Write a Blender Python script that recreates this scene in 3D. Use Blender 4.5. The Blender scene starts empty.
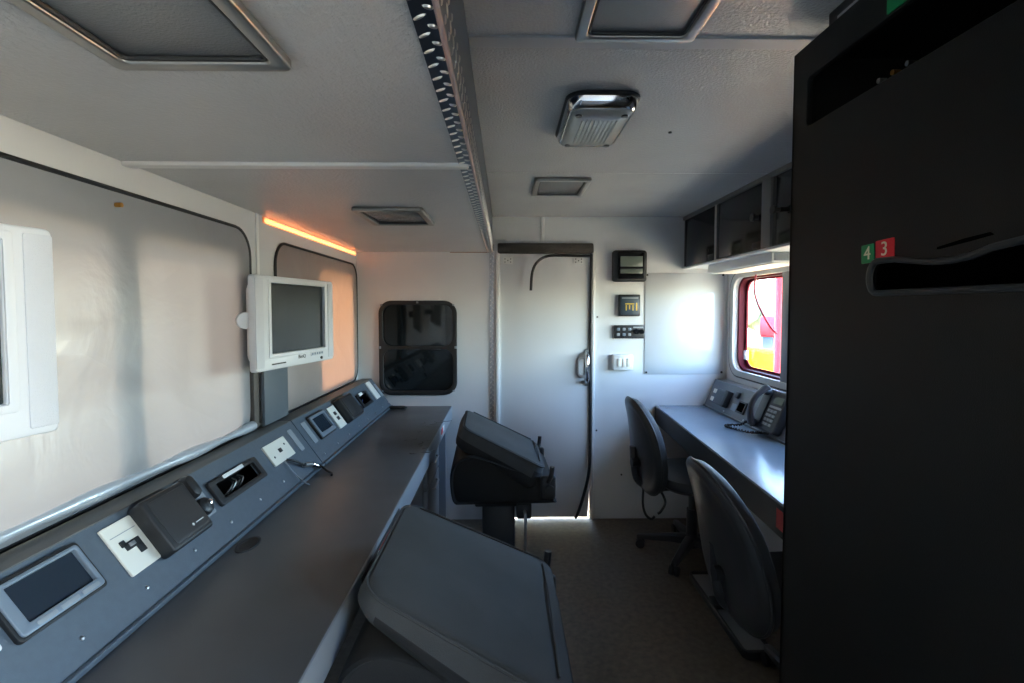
import bpy, bmesh, math, random
from mathutils import Vector, Matrix
random.seed(7)
SC = bpy.context.scene
COL = SC.collection
R = math.radians

# ------------------------------------------------------------------ camera, sky, sun, exposure
XL, XR, YB, YR, ZL, ZR, XS = -.971, 1.475, 3.3, -1.5, 1.783, 2.013, -.084
cd = bpy.data.cameras.new('camera'); cam = bpy.data.objects.new('camera', cd); COL.objects.link(cam)
cam.location = (0, 0, 1.41); cam.rotation_euler = (R(90 - 2.519), 0, R(-.801))
cd.sensor_width = 36; cd.lens = 500 / 1024 * 36; cd.shift_y = -10.5 / 1024; cd.clip_start = .02
SC.camera = cam
w = bpy.data.worlds.new('sky'); SC.world = w; w.use_nodes = True
nt = w.node_tree; bg = nt.nodes['Background']; sky = nt.nodes.new('ShaderNodeTexSky')
sky.sky_type = 'NISHITA'; sky.sun_disc = False; sky.sun_elevation = R(46); sky.sun_rotation = R(-75); sky.dust_density = .6
nt.links.new(sky.outputs[0], bg.inputs[0]); bg.inputs[1].default_value = 2.7
sl = bpy.data.lights.new('sun', 'SUN'); sl.energy = 17.0; sl.angle = R(.6); sl.color = (1, .9, .76)
sun = bpy.data.objects.new('sun', sl); COL.objects.link(sun); sun.location = (-6, 3, 5)
sun.rotation_euler = Vector((-.66, .20, .72)).to_track_quat('Z', 'Y').to_euler()
def portal(name, loc, direction, sx, sy):
    l = bpy.data.lights.new(name, 'AREA'); l.shape = 'RECTANGLE'; l.size = sx; l.size_y = sy; l.cycles.is_portal = True
    o = bpy.data.objects.new(name, l); COL.objects.link(o); o.location = loc
    o.rotation_euler = Vector(direction).to_track_quat('-Z', 'Y').to_euler()
portal('window_portal', (1.6, 2.6, 1.31), (-1, 0, 0), 1.35, .62)
portal('doorway_portal', (XR + .1, -.62, 1.0), (-1, 0, 0), .95, 1.85)
SC.view_settings.view_transform = 'Standard'; SC.view_settings.look = 'None'; SC.view_settings.gamma = 1
SC.view_settings.use_curve_mapping = False; SC.view_settings.exposure = 1.17
SC.cycles.use_denoising = True
SC.cycles.max_bounces = 12; SC.cycles.diffuse_bounces = 7; SC.cycles.transparent_max_bounces = 12
SC.cycles.sample_clamp_indirect = 6; SC.cycles.caustics_reflective = False; SC.cycles.caustics_refractive = False

# ------------------------------------------------------------------ materials
def M(name, col, rough=.5, metal=0, bump=None, var=None, spec=.5, coat=0, rvar=None):
    m = bpy.data.materials.new(name); m.use_nodes = True
    n = m.node_tree.nodes; l = m.node_tree.links; b = n['Principled BSDF']
    b.inputs['Base Color'].default_value = (*col, 1); b.inputs['Roughness'].default_value = rough
    b.inputs['Metallic'].default_value = metal; b.inputs['Specular IOR Level'].default_value = spec
    b.inputs['Coat Weight'].default_value = coat
    tc = n.new('ShaderNodeTexCoord')
    if bump:
        t = n.new('ShaderNodeTexNoise'); t.inputs['Scale'].default_value = bump[0]; t.inputs['Detail'].default_value = 3
        k = n.new('ShaderNodeBump'); k.inputs['Strength'].default_value = bump[1]; k.inputs['Distance'].default_value = bump[2] if len(bump) > 2 else .002
        l.new(tc.outputs['Object'], t.inputs['Vector']); l.new(t.outputs['Fac'], k.inputs['Height']); l.new(k.outputs[0], b.inputs['Normal'])
    if var:
        t = n.new('ShaderNodeTexNoise'); t.inputs['Scale'].default_value = var[0]; t.inputs['Detail'].default_value = 5
        r = n.new('ShaderNodeValToRGB'); a = var[1]
        r.color_ramp.elements[0].position = .3; r.color_ramp.elements[1].position = .7
        r.color_ramp.elements[0].color = (*[c * (1 - a) for c in col], 1); r.color_ramp.elements[1].color = (*[min(1, c * (1 + a)) for c in col], 1)
        l.new(tc.outputs['Object'], t.inputs['Vector']); l.new(t.outputs['Fac'], r.inputs[0]); l.new(r.outputs[0], b.inputs['Base Color'])
    if rvar:
        t = n.new('ShaderNodeTexNoise'); t.inputs['Scale'].default_value = rvar[0]; t.inputs['Detail'].default_value = 6
        r = n.new('ShaderNodeMapRange'); r.inputs[3].default_value = rvar[1]; r.inputs[4].default_value = rvar[2]
        l.new(tc.outputs['Object'], t.inputs['Vector']); l.new(t.outputs['Fac'], r.inputs[0]); l.new(r.outputs[0], b.inputs['Roughness'])
    return m
def film_mat(name, col, tcol, share, gl):
    m = bpy.data.materials.new(name); m.use_nodes = True; n = m.node_tree.nodes; l = m.node_tree.links
    n.remove(n['Principled BSDF']); out = n['Material Output']
    d = n.new('ShaderNodeBsdfPrincipled'); d.inputs['Base Color'].default_value = (*col, 1); d.inputs['Roughness'].default_value = gl
    d.inputs['Metallic'].default_value = .25
    t = n.new('ShaderNodeBsdfTranslucent'); t.inputs[0].default_value = (*tcol, 1)
    mx = n.new('ShaderNodeMixShader'); mx.inputs[0].default_value = share
    tc = n.new('ShaderNodeTexCoord'); mp = n.new('ShaderNodeMapping'); mp.inputs['Scale'].default_value = (1, 1.6, 1.3)
    nz = n.new('ShaderNodeTexNoise'); nz.inputs['Scale'].default_value = 3.2; nz.inputs['Detail'].default_value = 4; nz.inputs['Distortion'].default_value = 1.2
    bp = n.new('ShaderNodeBump'); bp.inputs['Strength'].default_value = .22; bp.inputs['Distance'].default_value = .02
    l.new(tc.outputs['Object'], mp.inputs[0]); l.new(mp.outputs[0], nz.inputs['Vector']); l.new(nz.outputs['Fac'], bp.inputs['Height'])
    l.new(bp.outputs[0], d.inputs['Normal'])
    l.new(d.outputs[0], mx.inputs[1]); l.new(t.outputs[0], mx.inputs[2]); l.new(mx.outputs[0], out.inputs[0])
    return m
def glass_mat(name, tint, ior=1.45):
    m = bpy.data.materials.new(name); m.use_nodes = True; n = m.node_tree.nodes; l = m.node_tree.links
    n.remove(n['Principled BSDF']); out = n['Material Output']
    t = n.new('ShaderNodeBsdfTransparent'); t.inputs[0].default_value = (*tint, 1)
    g = n.new('ShaderNodeBsdfGlossy'); g.inputs['Roughness'].default_value = .02
    lw = n.new('ShaderNodeLayerWeight'); lw.inputs[0].default_value = .5
    p = n.new('ShaderNodeMath'); p.operation = 'POWER'; p.inputs[1].default_value = 5; l.new(lw.outputs['Facing'], p.inputs[0])
    f = n.new('ShaderNodeMath'); f.operation = 'MULTIPLY_ADD'; f.inputs[1].default_value = .85; f.inputs[2].default_value = .04; l.new(p.outputs[0], f.inputs[0])
    mx = n.new('ShaderNodeMixShader'); l.new(f.outputs[0], mx.inputs[0]); l.new(t.outputs[0], mx.inputs[1]); l.new(g.outputs[0], mx.inputs[2])
    l.new(mx.outputs[0], out.inputs[0]); return m
m_ceil = M('ceiling_paint', (.56, .56, .56), .27, bump=(120, .7, .004), var=(3, .05), rvar=(8, .28, .42))
m_ceil2 = M('ceiling_paint_gloss', (.52, .52, .52), .17, bump=(130, .75, .004), var=(3, .05))
m_wall = M('wall_paint', (.67, .68, .69), .24, bump=(120, .08), var=(2.5, .04))
m_white = M('white_plastic', (.78, .78, .77), .35)
m_cream = M('cream_plastic', (.80, .78, .70), .4)
m_door = M('door_white', (.68, .69, .70), .3, bump=(90, .06))
m_floor = M('floor_vinyl', (.115, .088, .063), .5, bump=(160, .25), var=(38, .28), rvar=(6, .42, .65))
m_film1 = film_mat('silver_film', (.33, .34, .36), (.80, .64, .52), .0155, .32)
m_film2 = film_mat('film_warm_backlight', (.36, .31, .29), (.95, .38, .16), .026, .4)  # orange backlight of the far window put into the film's colour
m_black = M('black_rubber', (.012, .012, .013), .5)
m_blackpl = M('black_plastic', (.018, .018, .020), .42, bump=(300, .15))
m_gloss = M('black_gloss', (.010, .011, .012), .08)
m_desk = M('desk_laminate', (.085, .087, .092), .36, bump=(350, .12), var=(5, .12), rvar=(4, .28, .44))
m_deskr = M('desk_laminate_right', (.22, .29, .37), .20, bump=(350, .1), var=(5, .06))
m_edge = M('desk_edge', (.26, .29, .33), .38)
m_cons = M('console_paint', (.088, .114, .145), .42, bump=(420, .3), var=(60, .06))
m_consd = M('console_top', (.085, .085, .082), .5)
m_steel = M('brushed_steel', (.55, .55, .56), .35, 1)
m_chrome = M('chrome', (.75, .75, .77), .09, 1)
m_tread = M('tread_plate', (.10, .12, .15), .3, 1)
m_lug = M('tread_lug', (.75, .72, .68), .28, 1)
m_pinkedge = M('tread_bend', (.42, .33, .32), .4, .6)
m_rack = M('rack_paint', (.008, .0076, .0072), .5, bump=(500, .25), var=(9, .08), spec=.25)
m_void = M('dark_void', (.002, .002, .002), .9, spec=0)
m_fabric = M('seat_fabric', (.050, .052, .055), .82, bump=(420, .5), var=(7, .14))
m_fabdk = M('seat_fabric_dark', (.012, .012, .013), .8, bump=(420, .4))
m_shell = M('chair_shell', (.034, .034, .037), .30, bump=(260, .2))
m_chairfab = M('chair_fabric', (.040, .041, .046), .6, bump=(450, .5))
m_lens = M('lamp_lens', (.19, .20, .205), .22, bump=(260, .5))
m_lampglass = M('bulkhead_lens', (.30, .32, .33), .10, bump=(40, .3), spec=1.0)
m_frame = M('lamp_frame', (.33, .32, .30), .3, .85)
m_moni = M('monitor_silver', (.66, .67, .70), .34)
m_spk = M('monitor_speaker', (.59, .60, .64), .5, bump=(600, .5))
m_screen = M('screen_glass', (.012, .017, .019), .16)
m_screenb = M('touch_screen', (.014, .024, .038), .2)
m_bezel = M('screen_bezel', (.20, .25, .31), .3, .2)
m_post = M('post_grey', (.115, .135, .155), .45)
m_postd = M('post_shade_trunk_brown', (.10, .085, .075), .6)  # painted shade on the post side; plain bark colour on the trunk
m_red = M('red_paint', (.50, .012, .025), .55, spec=.15)
m_redst = M('red_sticker', (.62, .01, .02), .45)
m_green = M('green_sticker', (.0, .22, .07), .45)
m_print = M('print_cream', (.75, .70, .50), .5)
m_tag = M('tape_white', (.72, .74, .74), .5)
m_taped = M('label_grey', (.27, .30, .33), .5)
m_cabd = M('cabinet_door', (.010, .008, .007), .12, spec=.3)
m_cabf = M('cabinet_frame', (.13, .13, .13), .4)
m_brush = M('brush_strip', (.055, .048, .04), .8, bump=(160, .8, .004), var=(200, .4))
m_lcd = M('lcd_green', (.16, .19, .16), .25)
m_blue = M('gauge_blue', (.035, .055, .075), .4)
m_amber = M('amber_digits', (.75, .5, .05), .5)
m_phone = M('phone_grey', (.034, .036, .042), .4)
m_key = M('phone_keys', (.32, .34, .35), .45)
m_brass = M('brass_contact', (.65, .32, .08), .3, 1)
m_glass = glass_mat('window_glass', (.95, .97, .96))
m_tint = M('tinted_pane', (.006, .009, .011), .05, spec=.4)
m_yellow = M('yellow_paint', (.80, .27, .0), .9, spec=.05)
m_conc = M('ground_concrete', (.58, .44, .26), .9, var=(.4, .12))
m_pale = M('pale_render', (.70, .70, .66), .8)
m_leaf = M('foliage', (.17, .21, .14), .9, spec=.1)
m_roof = M('tile_roof', (.40, .20, .14), .8)
m_pipe = M('cable_red', (.35, .03, .05), .45)
m_scuff = M('scuff_dark', (.055, .05, .052), .6)

# ------------------------------------------------------------------ helpers
SH = {}
def root(name, label, cat, loc=(0, 0, 0), rz=0, group=None, local=False, kind=None):
    o = bpy.data.objects.new(name, None); COL.objects.link(o); o.location = loc; o.rotation_euler = (0, 0, rz)
    o.empty_display_size = .05
    if label: o['label'] = label
    if cat: o['category'] = cat
    if group: o['group'] = group
    if kind: o['kind'] = kind
    SH[o.name] = Vector((0, 0, 0)) if local else Vector(loc)
    return o
def finish(name, bm, mat, parent=None, smooth=True, label=None, cat=None, group=None, kind=None):
    if parent is not None:
        s = SH[parent.name]; bmesh.ops.translate(bm, verts=bm.verts, vec=-s)
    bmesh.ops.recalc_face_normals(bm, faces=bm.faces)
    me = bpy.data.meshes.new(name); bm.to_mesh(me); bm.free()
    for mm in (mat if isinstance(mat, (list, tuple)) else [mat]): me.materials.append(mm)
    if smooth:
        for p in me.polygons: p.use_smooth = True
        me.set_sharp_from_angle(angle=R(38))
    o = bpy.data.objects.new(name, me); COL.objects.link(o)
    if parent is not None: o.parent = parent; SH[o.name] = SH[parent.name]
    else: SH[o.name] = Vector((0, 0, 0))
    if label: o['label'] = label
    if cat: o['category'] = cat
    if group: o['group'] = group
    if kind: o['kind'] = kind
    return o
def nb(): return bmesh.new()
def box(bm, lo, hi, bev=0, seg=2, mtx=None):
    g = bmesh.ops.create_cube(bm, size=1)['verts']
    for v in g:
        v.co = Vector([(lo[i] + hi[i]) / 2 + v.co[i] * (hi[i] - lo[i]) for i in range(3)])
    fs = list({f for v in g for f in v.link_faces})
    if bev:
        es = list({e for v in g for e in v.link_edges})
        r = bmesh.ops.bevel(bm, geom=es, offset=bev, segments=seg, affect='EDGES', profile=.5)
        g = list({v for f in r['faces'] for v in f.verts} | {v for v in g if v.is_valid})
    if mtx is not None:
        for v in g: v.co = mtx @ v.co
    return g
def bx(lo, hi, bev=0, seg=2, mtx=None):
    bm = nb(); box(bm, lo, hi, bev, seg, mtx); return bm
def loft(bm, rings, cap=True, closed=True):
    vs = [[bm.verts.new(p) for p in r] for r in rings]
    n = len(vs[0])
    for a, b in zip(vs, vs[1:]):
        for i in range(n if closed else n - 1):
            bm.faces.new((a[i], a[(i + 1) % n], b[(i + 1) % n], b[i]))
    if cap:
        bm.faces.new(vs[0]); bm.faces.new(vs[-1])
    return vs
def smooth_pts(pts, k=6):
    P = [Vector(p) for p in pts]; out = []
    for i in range(len(P) - 1):
        a = P[max(i - 1, 0)]; b = P[i]; c = P[i + 1]; d = P[min(i + 2, len(P) - 1)]
        for j in range(k):
            t = j / k
            out.append(.5 * ((2 * b) + (c - a) * t + (2 * a - 5 * b + 4 * c - d) * t * t + (-a + 3 * b - 3 * c + d) * t ** 3))
    out.append(P[-1]); return out
def tube(bm, pts, r, n=8, closed=False, sm=0, flat=None):
    P = smooth_pts(pts, sm) if sm else [Vector(p) for p in pts]
    N = len(P); rings = []; up = None
    for i in range(N):
        t = (P[(i + 1) % N] - P[i - 1]) if closed else (P[min(i + 1, N - 1)] - P[max(i - 1, 0)])
        t.normalize()
        if up is None:
            up = t.orthogonal().normalized() if flat is None else Vector(flat)
        up = (up - t * up.dot(t)).normalized(); s = t.cross(up)
        rr = r[i] if isinstance(r, list) else r
        rings.append([P[i] + up * (rr * math.cos(2 * math.pi * k / n)) + s * (rr * math.sin(2 * math.pi * k / n)) for k in range(n)])
    if closed:
        rings.append(rings[0]); vs = loft(bm, rings[:-1], cap=False)
        a, b = vs[-1], vs[0]
        # align seam
        best = min(range(n), key=lambda s_: sum((a[i].co - b[(i + s_) % n].co).length for i in range(n)))
        for i in range(n): bm.faces.new((a[i], a[(i + 1) % n], b[(i + 1 + best) % n], b[(i + best) % n]))
    else: loft(bm, rings)
def tb(pts, r, **k):
    bm = nb(); tube(bm, pts, r, **k); return bm
def cyl(bm, p0, p1, r, n=20, r2=None):
    p0 = Vector(p0); p1 = Vector(p1); t = (p1 - p0).normalized(); a = t.orthogonal().normalized(); b = t.cross(a)
    r2 = r if r2 is None else r2
    f = lambda p, q: [p + a * (q * math.cos(2 * math.pi * k / n)) + b * (q * math.sin(2 * math.pi * k / n)) for k in range(n)]
    loft(bm, [f(p0, r), f(p1, r2)])
def cy(p0, p1, r, n=20, r2=None):
    bm = nb(); cyl(bm, p0, p1, r, n, r2); return bm
def rrect(a0, b0, a1, b1, r, n=6):
    o = []
    for cx, cyy, s in ((a1 - r, b1 - r, 0), (a0 + r, b1 - r, 90), (a0 + r, b0 + r, 180), (a1 - r, b0 + r, 270)):
        for k in range(n + 1):
            t = R(s + 90 * k / n); o.append((cx + r * math.cos(t), cyy + r * math.sin(t)))
    return o
def plate(outer, holes, t, place, bev=0):
    """flat plate with holes; place(a, b, c) -> world, c from 0 to t"""
    cu = bpy.data.curves.new('p', 'CURVE'); cu.dimensions = '2D'; cu.fill_mode = 'BOTH'; cu.extrude = t / 2 - bev
    if bev: cu.bevel_depth = bev; cu.bevel_resolution = 2; cu.offset = -bev
    for loop in [outer] + list(holes):
        s = cu.splines.new('POLY'); s.points.add(len(loop) - 1); s.use_cyclic_u = True
        for p, q in zip(s.points, loop): p.co = (q[0], q[1], 0, 1)
    o = bpy.data.objects.new('p', cu); me = bpy.data.meshes.new_from_object(o)
    bm = nb(); bm.from_mesh(me); bmesh.ops.remove_doubles(bm, verts=bm.verts, dist=1e-5)
    for v in bm.verts: v.co = Vector(place(v.co.x, v.co.y, v.co.z + t / 2))
    bpy.data.objects.remove(o); bpy.data.curves.remove(cu); bpy.data.meshes.remove(me); return bm
def text(s, size, t, place, align='CENTER'):
    cu = bpy.data.curves.new('t', 'FONT'); cu.body = s; cu.size = size; cu.extrude = t / 2; cu.align_x = align; cu.align_y = 'CENTER'
    o = bpy.data.objects.new('t', cu); me = bpy.data.meshes.new_from_object(o)
    bm = nb(); bm.from_mesh(me)
    for v in bm.verts: v.co = Vector(place(v.co.x, v.co.y, v.co.z + t / 2))
    bpy.data.objects.remove(o); bpy.data.curves.remove(cu); bpy.data.meshes.remove(me); return bm
def join(*bms):
    a = bms[0]
    for b in bms[1:]:
        me = bpy.data.meshes.new('j'); b.to_mesh(me); b.free(); a.from_mesh(me); bpy.data.meshes.remove(me)
    return a
def pillow(bm, outline, prof, place):
    """outline: 2-D loop round the origin; prof: list of (scale, c)"""
    loft(bm, [[place(a * s, b * s, c) for a, b in outline] for s, c in prof])
def pl(outline, prof, place):
    bm = nb(); pillow(bm, outline, prof, place); return bm
def structure(name, bm, mat, parent=None, smooth=False):
    return finish(name, bm, mat, parent, smooth, kind=None if parent else 'structure')
def copy_tree(o, parent=None):
    c = o.copy(); COL.objects.link(c); SH[c.name] = SH[o.name]
    if parent is not None: c.parent = parent
    for ch in list(o.children): copy_tree(ch, c)
    return c
WX = lambda x0, d=1: (lambda a, b, c: (x0 + d * c, a, b))       # plate standing on an X wall: a = Y, b = Z
WY = lambda y0, d=1: (lambda a, b, c: (a, y0 + d * c, b))       # plate on a Y wall: a = X, b = Z
WZ = lambda z0, d=1: (lambda a, b, c: (a, b, z0 + d * c))       # plate lying flat

# ------------------------------------------------------------------ the shell
structure('floor', bx((XL - .06, YR - .06, -.06), (XR + .06, YB + .012, 0)), m_floor)
structure('wall_left', plate([(YR, 0), (YB + .06, 0), (YB + .06, ZR), (YR, ZR)],
    [rrect(.35, .99, 1.25, 1.61, .05), rrect(1.325, .985, 1.825, 1.615, .06), rrect(2.60, .99, 3.19, 1.62, .06), rrect(2.04, 1.758, 3.27, 1.777, .004)], .05, WX(XL, -1)), m_wall)  # narrow last slot added so sun reaches the orange glow strip
structure('wall_right', plate([(YR, 0), (YB + .06, 0), (YB + .06, ZR + .05), (YR, ZR + .05)],
    [rrect(2.0, 1.02, 3.195, 1.61, .09), rrect(-1.08, .06, -.18, 1.92, .06)], .06, WX(XR)), m_wall)
wb = root('wall_back', None, None, (.5, YB, 0), kind='structure')
finish('wall_plate', plate([(XL - .05, 0), (-.036, 0), (-.036, 1.77), (.566, 1.77), (.566, 0), (XR + .06, 0), (XR + .06, ZR + .05), (XL - .05, ZR + .05)],
    [rrect(-.82, .852, -.325, 1.456, .07)], .06, WY(YB)), m_wall, wb, False)
pn = finish('wall_panel', bx((.925, YB - .006, .977), (1.452, YB, 1.647), .002), M('gloss_panel', (.56, .59, .62), .09), wb)
for x in (.937, 1.44):
    for z in (.990, 1.634):
        finish('screw', cy((x, YB - .010, z), (x, YB - .005, z), .007, 10), m_black, pn)
for p in ((.61, 1.357), (.61, .60), (.78, .30)):
    finish('screw', cy((p[0], YB - .004, p[1]), (p[0], YB, p[1]), .006, 10), m_black, wb)
structure('wall_rear', plate([(XL - .05, 0), (XR + .06, 0), (XR + .06, ZR + .05), (XL - .05, ZR + .05)],
    [], .06, WY(YR, -1)), m_wall)
ce = root('ceiling', None, None, (.3, 1, ZR), kind='structure')
finish('roof_slab', bx((XL - .05, YR - .06, ZR + .012), (XR + .06, YB + .06, ZR + .07)), m_ceil, ce, False)
finish('dropped_slab', bx((XL - .05, YR - .06, ZL + .012), (XS, YB, ZR + .012)), m_ceil, ce, False)
for y0, y1 in ((YR, 1.306), (1.314, YB)):
    finish('ceiling_panel', bx((XL, y0, ZL), (XS - .006, y1, ZL + .012), .002), m_ceil, ce, False)
for y0, y1 in ((YR, 1.146), (1.154, 2.241), (2.246, YB)):
    finish('ceiling_panel', bx((XS + .002, y0, ZR), (XR, y1, ZR + .012), .002), m_ceil2, ce, False)
for sx, sy in ((.563, 1.725), (.40, 2.42)): finish('screw', cy((sx, sy, ZR - .004), (sx, sy, ZR), .006, 10), m_black, ce)
structure('trim_1', bx((XL, 1.292, ZL - .010), (XS - .01, 1.328, ZL + .002), .006, 3), m_white)
structure('trim_2', bx((XS + .004, 1.128, ZR - .005), (XR, 1.174, ZR + .002), .002), M('strip_grey', (.42, .44, .46), .4))
structure('trim_3', bx((XL, 1.972, .96), (XL + .006, 1.992, ZL), .002), m_white)
structure('trim_4', bx((.236, YB - .008, 1.83), (.258, YB, ZR), .003), m_white)
structure('trim_5', bx((XL - .006, 2.03, 1.755), (XL + .004, 3.28, 1.780), .003), film_mat('amber_glow_strip', (.8, .5, .36), (1, .52, .30), .95, .4))['label'] = 'orange translucent strip added to make the glow above the far film window'  # added strip, lets sun through for an orange glow on ceiling and wall
structure('trim_6', bx((-.36, YB - .005, ZL - .006), (XS, YB, ZL + .002), .002), M('seal_tan', (.33, .26, .21), .6))

# tread plate angle along the ceiling step and down the wall
def lug(bm, c, u, v, n, L=.013, W=.0045, h=.0028):
    c = Vector(c); u = Vector(u).normalized(); n = Vector(n); v = n.cross(u)
    top = bm.verts.new(c + n * h * 1.0)
    ring = [bm.verts.new(c + u * (L * math.cos(t)) + v * (W * math.sin(t)) - n * .0003) for t in [k * math.pi / 4 for k in range(8)]]
    mid = [bm.verts.new(c + u * (L * .7 * math.cos(t)) + v * (W * .6 * math.sin(t)) + n * h * .8) for t in [k * math.pi / 4 for k in range(8)]]
    for i in range(8):
        bm.faces.new((ring[i], ring[(i + 1) % 8], mid[(i + 1) % 8], mid[i])); bm.faces.new((mid[i], mid[(i + 1) % 8], top))
t1 = root('trim_7', None, None, (XS, 1.5, ZL), kind='structure')
x0 = XS - .034
bm = nb(); box(bm, (x0, YR, ZL - .004), (XS + .001, YB - .004, ZL + .001)); finish('bottom_flange', bm, m_tread, t1, False)
bm = nb(); box(bm, (XS - .003, YR, ZL), (XS + .0025, YB - .004, ZR)); finish('side_flange', bm, m_tread, t1, False)
bm = nb(); tube(bm, [(XS, YR, ZL - .002), (XS, YB - .004, ZL - .002)], .0045); finish('bent_edge', bm, m_pinkedge, t1)
bm = nb(); k = 0; y = YR + .05
while y < YB - .03:
    lug(bm, (XS - .024, y, ZL - .004), (1, -.75, 0), 0, (0, 0, -1), .012, .0032); lug(bm, (XS - .010, y + .021, ZL - .004), (1, .5, 0), 0, (0, 0, -1), .008, .0045)
    lug(bm, (XS + .002, y + .01, ZL + .022), (0, .5, 1), 0, (1, 0, 0), .011); lug(bm, (XS + .002, y + .031, ZL + .046), (0, -.5, 1), 0, (1, 0, 0), .011)
    lug(bm, (XS + .002, y + .01, ZL + .072), (0, .5, 1), 0, (1, 0, 0), .011)
    y += .042
finish('tread_lugs', bm, m_lug, t1, kind='stuff')
t2 = root('trim_8', None, None, (XS, YB, .9), kind='structure')
finish('flange', bx((XS - .018, YB - .005, 0), (XS + .014, YB, ZL + .05)), M('tread_wall', (.42, .42, .43), .35, .8), t2, False)
bm = nb(); z = .04
while z < ZL:
    lug(bm, (XS - .010, YB - .005, z), (.6, 0, 1), 0, (0, -1, 0), .009, .0035); lug(bm, (XS + .006, YB - .005, z + .017), (-.6, 0, 1), 0, (0, -1, 0), .009, .0035); z += .034
finish('tread_lugs', bm, m_lug, t2, kind='stuff')

# ------------------------------------------------------------------ windows
def film_window(name, y0, y1, z0, z1, mat, openings, bulge, seed):
    wdw = root(name, None, None, (XL, (y0 + y1) / 2, z0), kind='structure')
    out = rrect(y0, z0, y1, z1, .10, 8); cy_, cz_ = (y0 + y1) / 2, (z0 + z1) / 2
    bm = nb(); rnd = random.Random(seed)
    ph = [rnd.uniform(0, 6) for _ in range(6)]
    def pos(a, b, s):
        e = (1 - s ** 6)
        wv = .006 * math.sin(7 * a + 3 * b + ph[0]) + .005 * math.sin(13 * b - 5 * a + ph[1]) + .004 * math.sin(17 * a + ph[2])
        bl = bulge * max(0, 1 - (b - z0) / .22) * (1 - s ** 10)
        return (XL + .006 + e * (.010 + max(-.004, wv)) + bl, a, b)
    rings = []
    for k in range(1, 25):
        s = k / 24
        rings.append([pos(cy_ + (a - cy_) * s, cz_ + (b - cz_) * s, s) for a, b in out])
    vs = loft(bm, rings, cap=False); bm.faces.new(vs[0])
    f = finish('blind_film', bm, mat, wdw); f['label'] = 'translucent insulating film over the glass'
    finish('gasket', tb([(XL + .006, a, b) for a, b in out], .006, closed=True), m_black, wdw)
    if bulge > .01:
        hp0 = [(XL + .026 + .004 * math.sin(9 * t), y0 + .08 + (y1 - y0 - .13) * t, z0 + .030 + .004 * math.sin(5 * t)) for t in [k / 30 for k in range(31)]]
        finish('film_hem', tb(hp0, [.014 + .004 * math.sin(k * .9) for k in range(31)], n=12), M('film_hem_silver', (.55, .60, .66), .3, .4, bump=(14, .5, .01)), wdw)
    for i, (a0, a1) in enumerate(openings):
        finish('pane', bx((XL - .040, a0 - .01, z0 + .03), (XL - .035, a1 + .01, z1 - .075)), m_glass, wdw, False)
    return wdw
w1 = film_window('window_1', .28, 1.915, .948, 1.705, m_film1, [(.35, 1.25), (1.325, 1.825)], .022, 3)
finish('film_screw', cy((XL + .004, 1.262, 1.667), (XL + .024, 1.262, 1.667), .006, 10), m_brass, w1)
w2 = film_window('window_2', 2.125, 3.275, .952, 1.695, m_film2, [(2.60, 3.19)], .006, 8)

w3 = root('window_3', None, None, (XR, 2.3, 1.0), kind='structure')
finish('frame', plate(rrect(1.96, .985, 3.235, 1.64, .11), [rrect(1.995, 1.025, 3.19, 1.605, .085)], .014, WX(XR, -1), .003), M('window_frame_grey', (.45, .45, .44), .35), w3)
finish('gasket', tb([(XR - .008, a, b) for a, b in rrect(1.96, .985, 3.235, 1.64, .11)], .007, closed=True), m_black, w3)
finish('outer_reveal', plate(rrect(1.985, 1.015, 3.198, 1.617, .09), [rrect(2.005, 1.035, 3.178, 1.597, .08)], .04, WX(XR + .022)), M('maroon_reveal', (.075, .003, .010), .6, spec=.15), w3)
finish('inner_bead', plate(rrect(1.985, 1.015, 3.2, 1.615, .09), [rrect(2.02, 1.05, 3.162, 1.585, .08)], .010, WX(XR + .0625)), M('red_bead', (.16, .006, .015), .6, spec=.15), w3)
finish('mullion', bx((XR - .012, 2.555, 1.0), (XR + .055, 2.63, 1.625), .004), M('mullion_grey', (.16, .17, .19), .4), w3)
finish('mullion', bx((XR + .03, 2.632, 1.03), (XR + .07, 2.665, 1.60), .004), m_red, w3)
finish('pane', bx((XR + .064, 2.65, 1.03), (XR + .068, 3.18, 1.60)), m_glass, w3, False)
finish('pane', bx((XR + .040, 2.01, 1.03), (XR + .044, 2.58, 1.60)), m_glass, w3, False)
finish('latch', bx((XR + .03, 3.10, 1.09), (XR + .05, 3.13, 1.15), .004), m_steel, w3)

w4 = root('window_4', None, None, (-.57, YB, .85), kind='structure')
f4 = finish('frame', plate(rrect(-.828, .842, -.316, 1.465, .085, 8), [rrect(-.800, .872, -.344, 1.146, .06), rrect(-.800, 1.166, -.344, 1.437, .06)], .018, WY(YB, -1), .004), m_black, w4)
finish('pane', bx((-.815, YB + .002, .858), (-.33, YB + .008, 1.155)), m_tint, w4, False)
finish('pane', bx((-.815, YB + .010, 1.150), (-.33, YB + .016, 1.450)), m_tint, w4, False)
for x in (-.828, -.332): finish('frame_clip', bx((x, YB - .026, 1.150), (x + .016, YB - .02, 1.166), .002), m_taped, w4)
for x, z in ((-.815, 1.43), (-.345, 1.43), (-.815, .865), (-.345, .865), (-.58, 1.447)):
    finish('frame_clip', bx((x, YB - .025, z), (x + .014, YB - .02, z + .012), .002), m_taped, w4)
finish('slide_latch', bx((-.50, YB - .012, 1.135), (-.42, YB + .0, 1.152), .003), m_gloss, w4)

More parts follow.
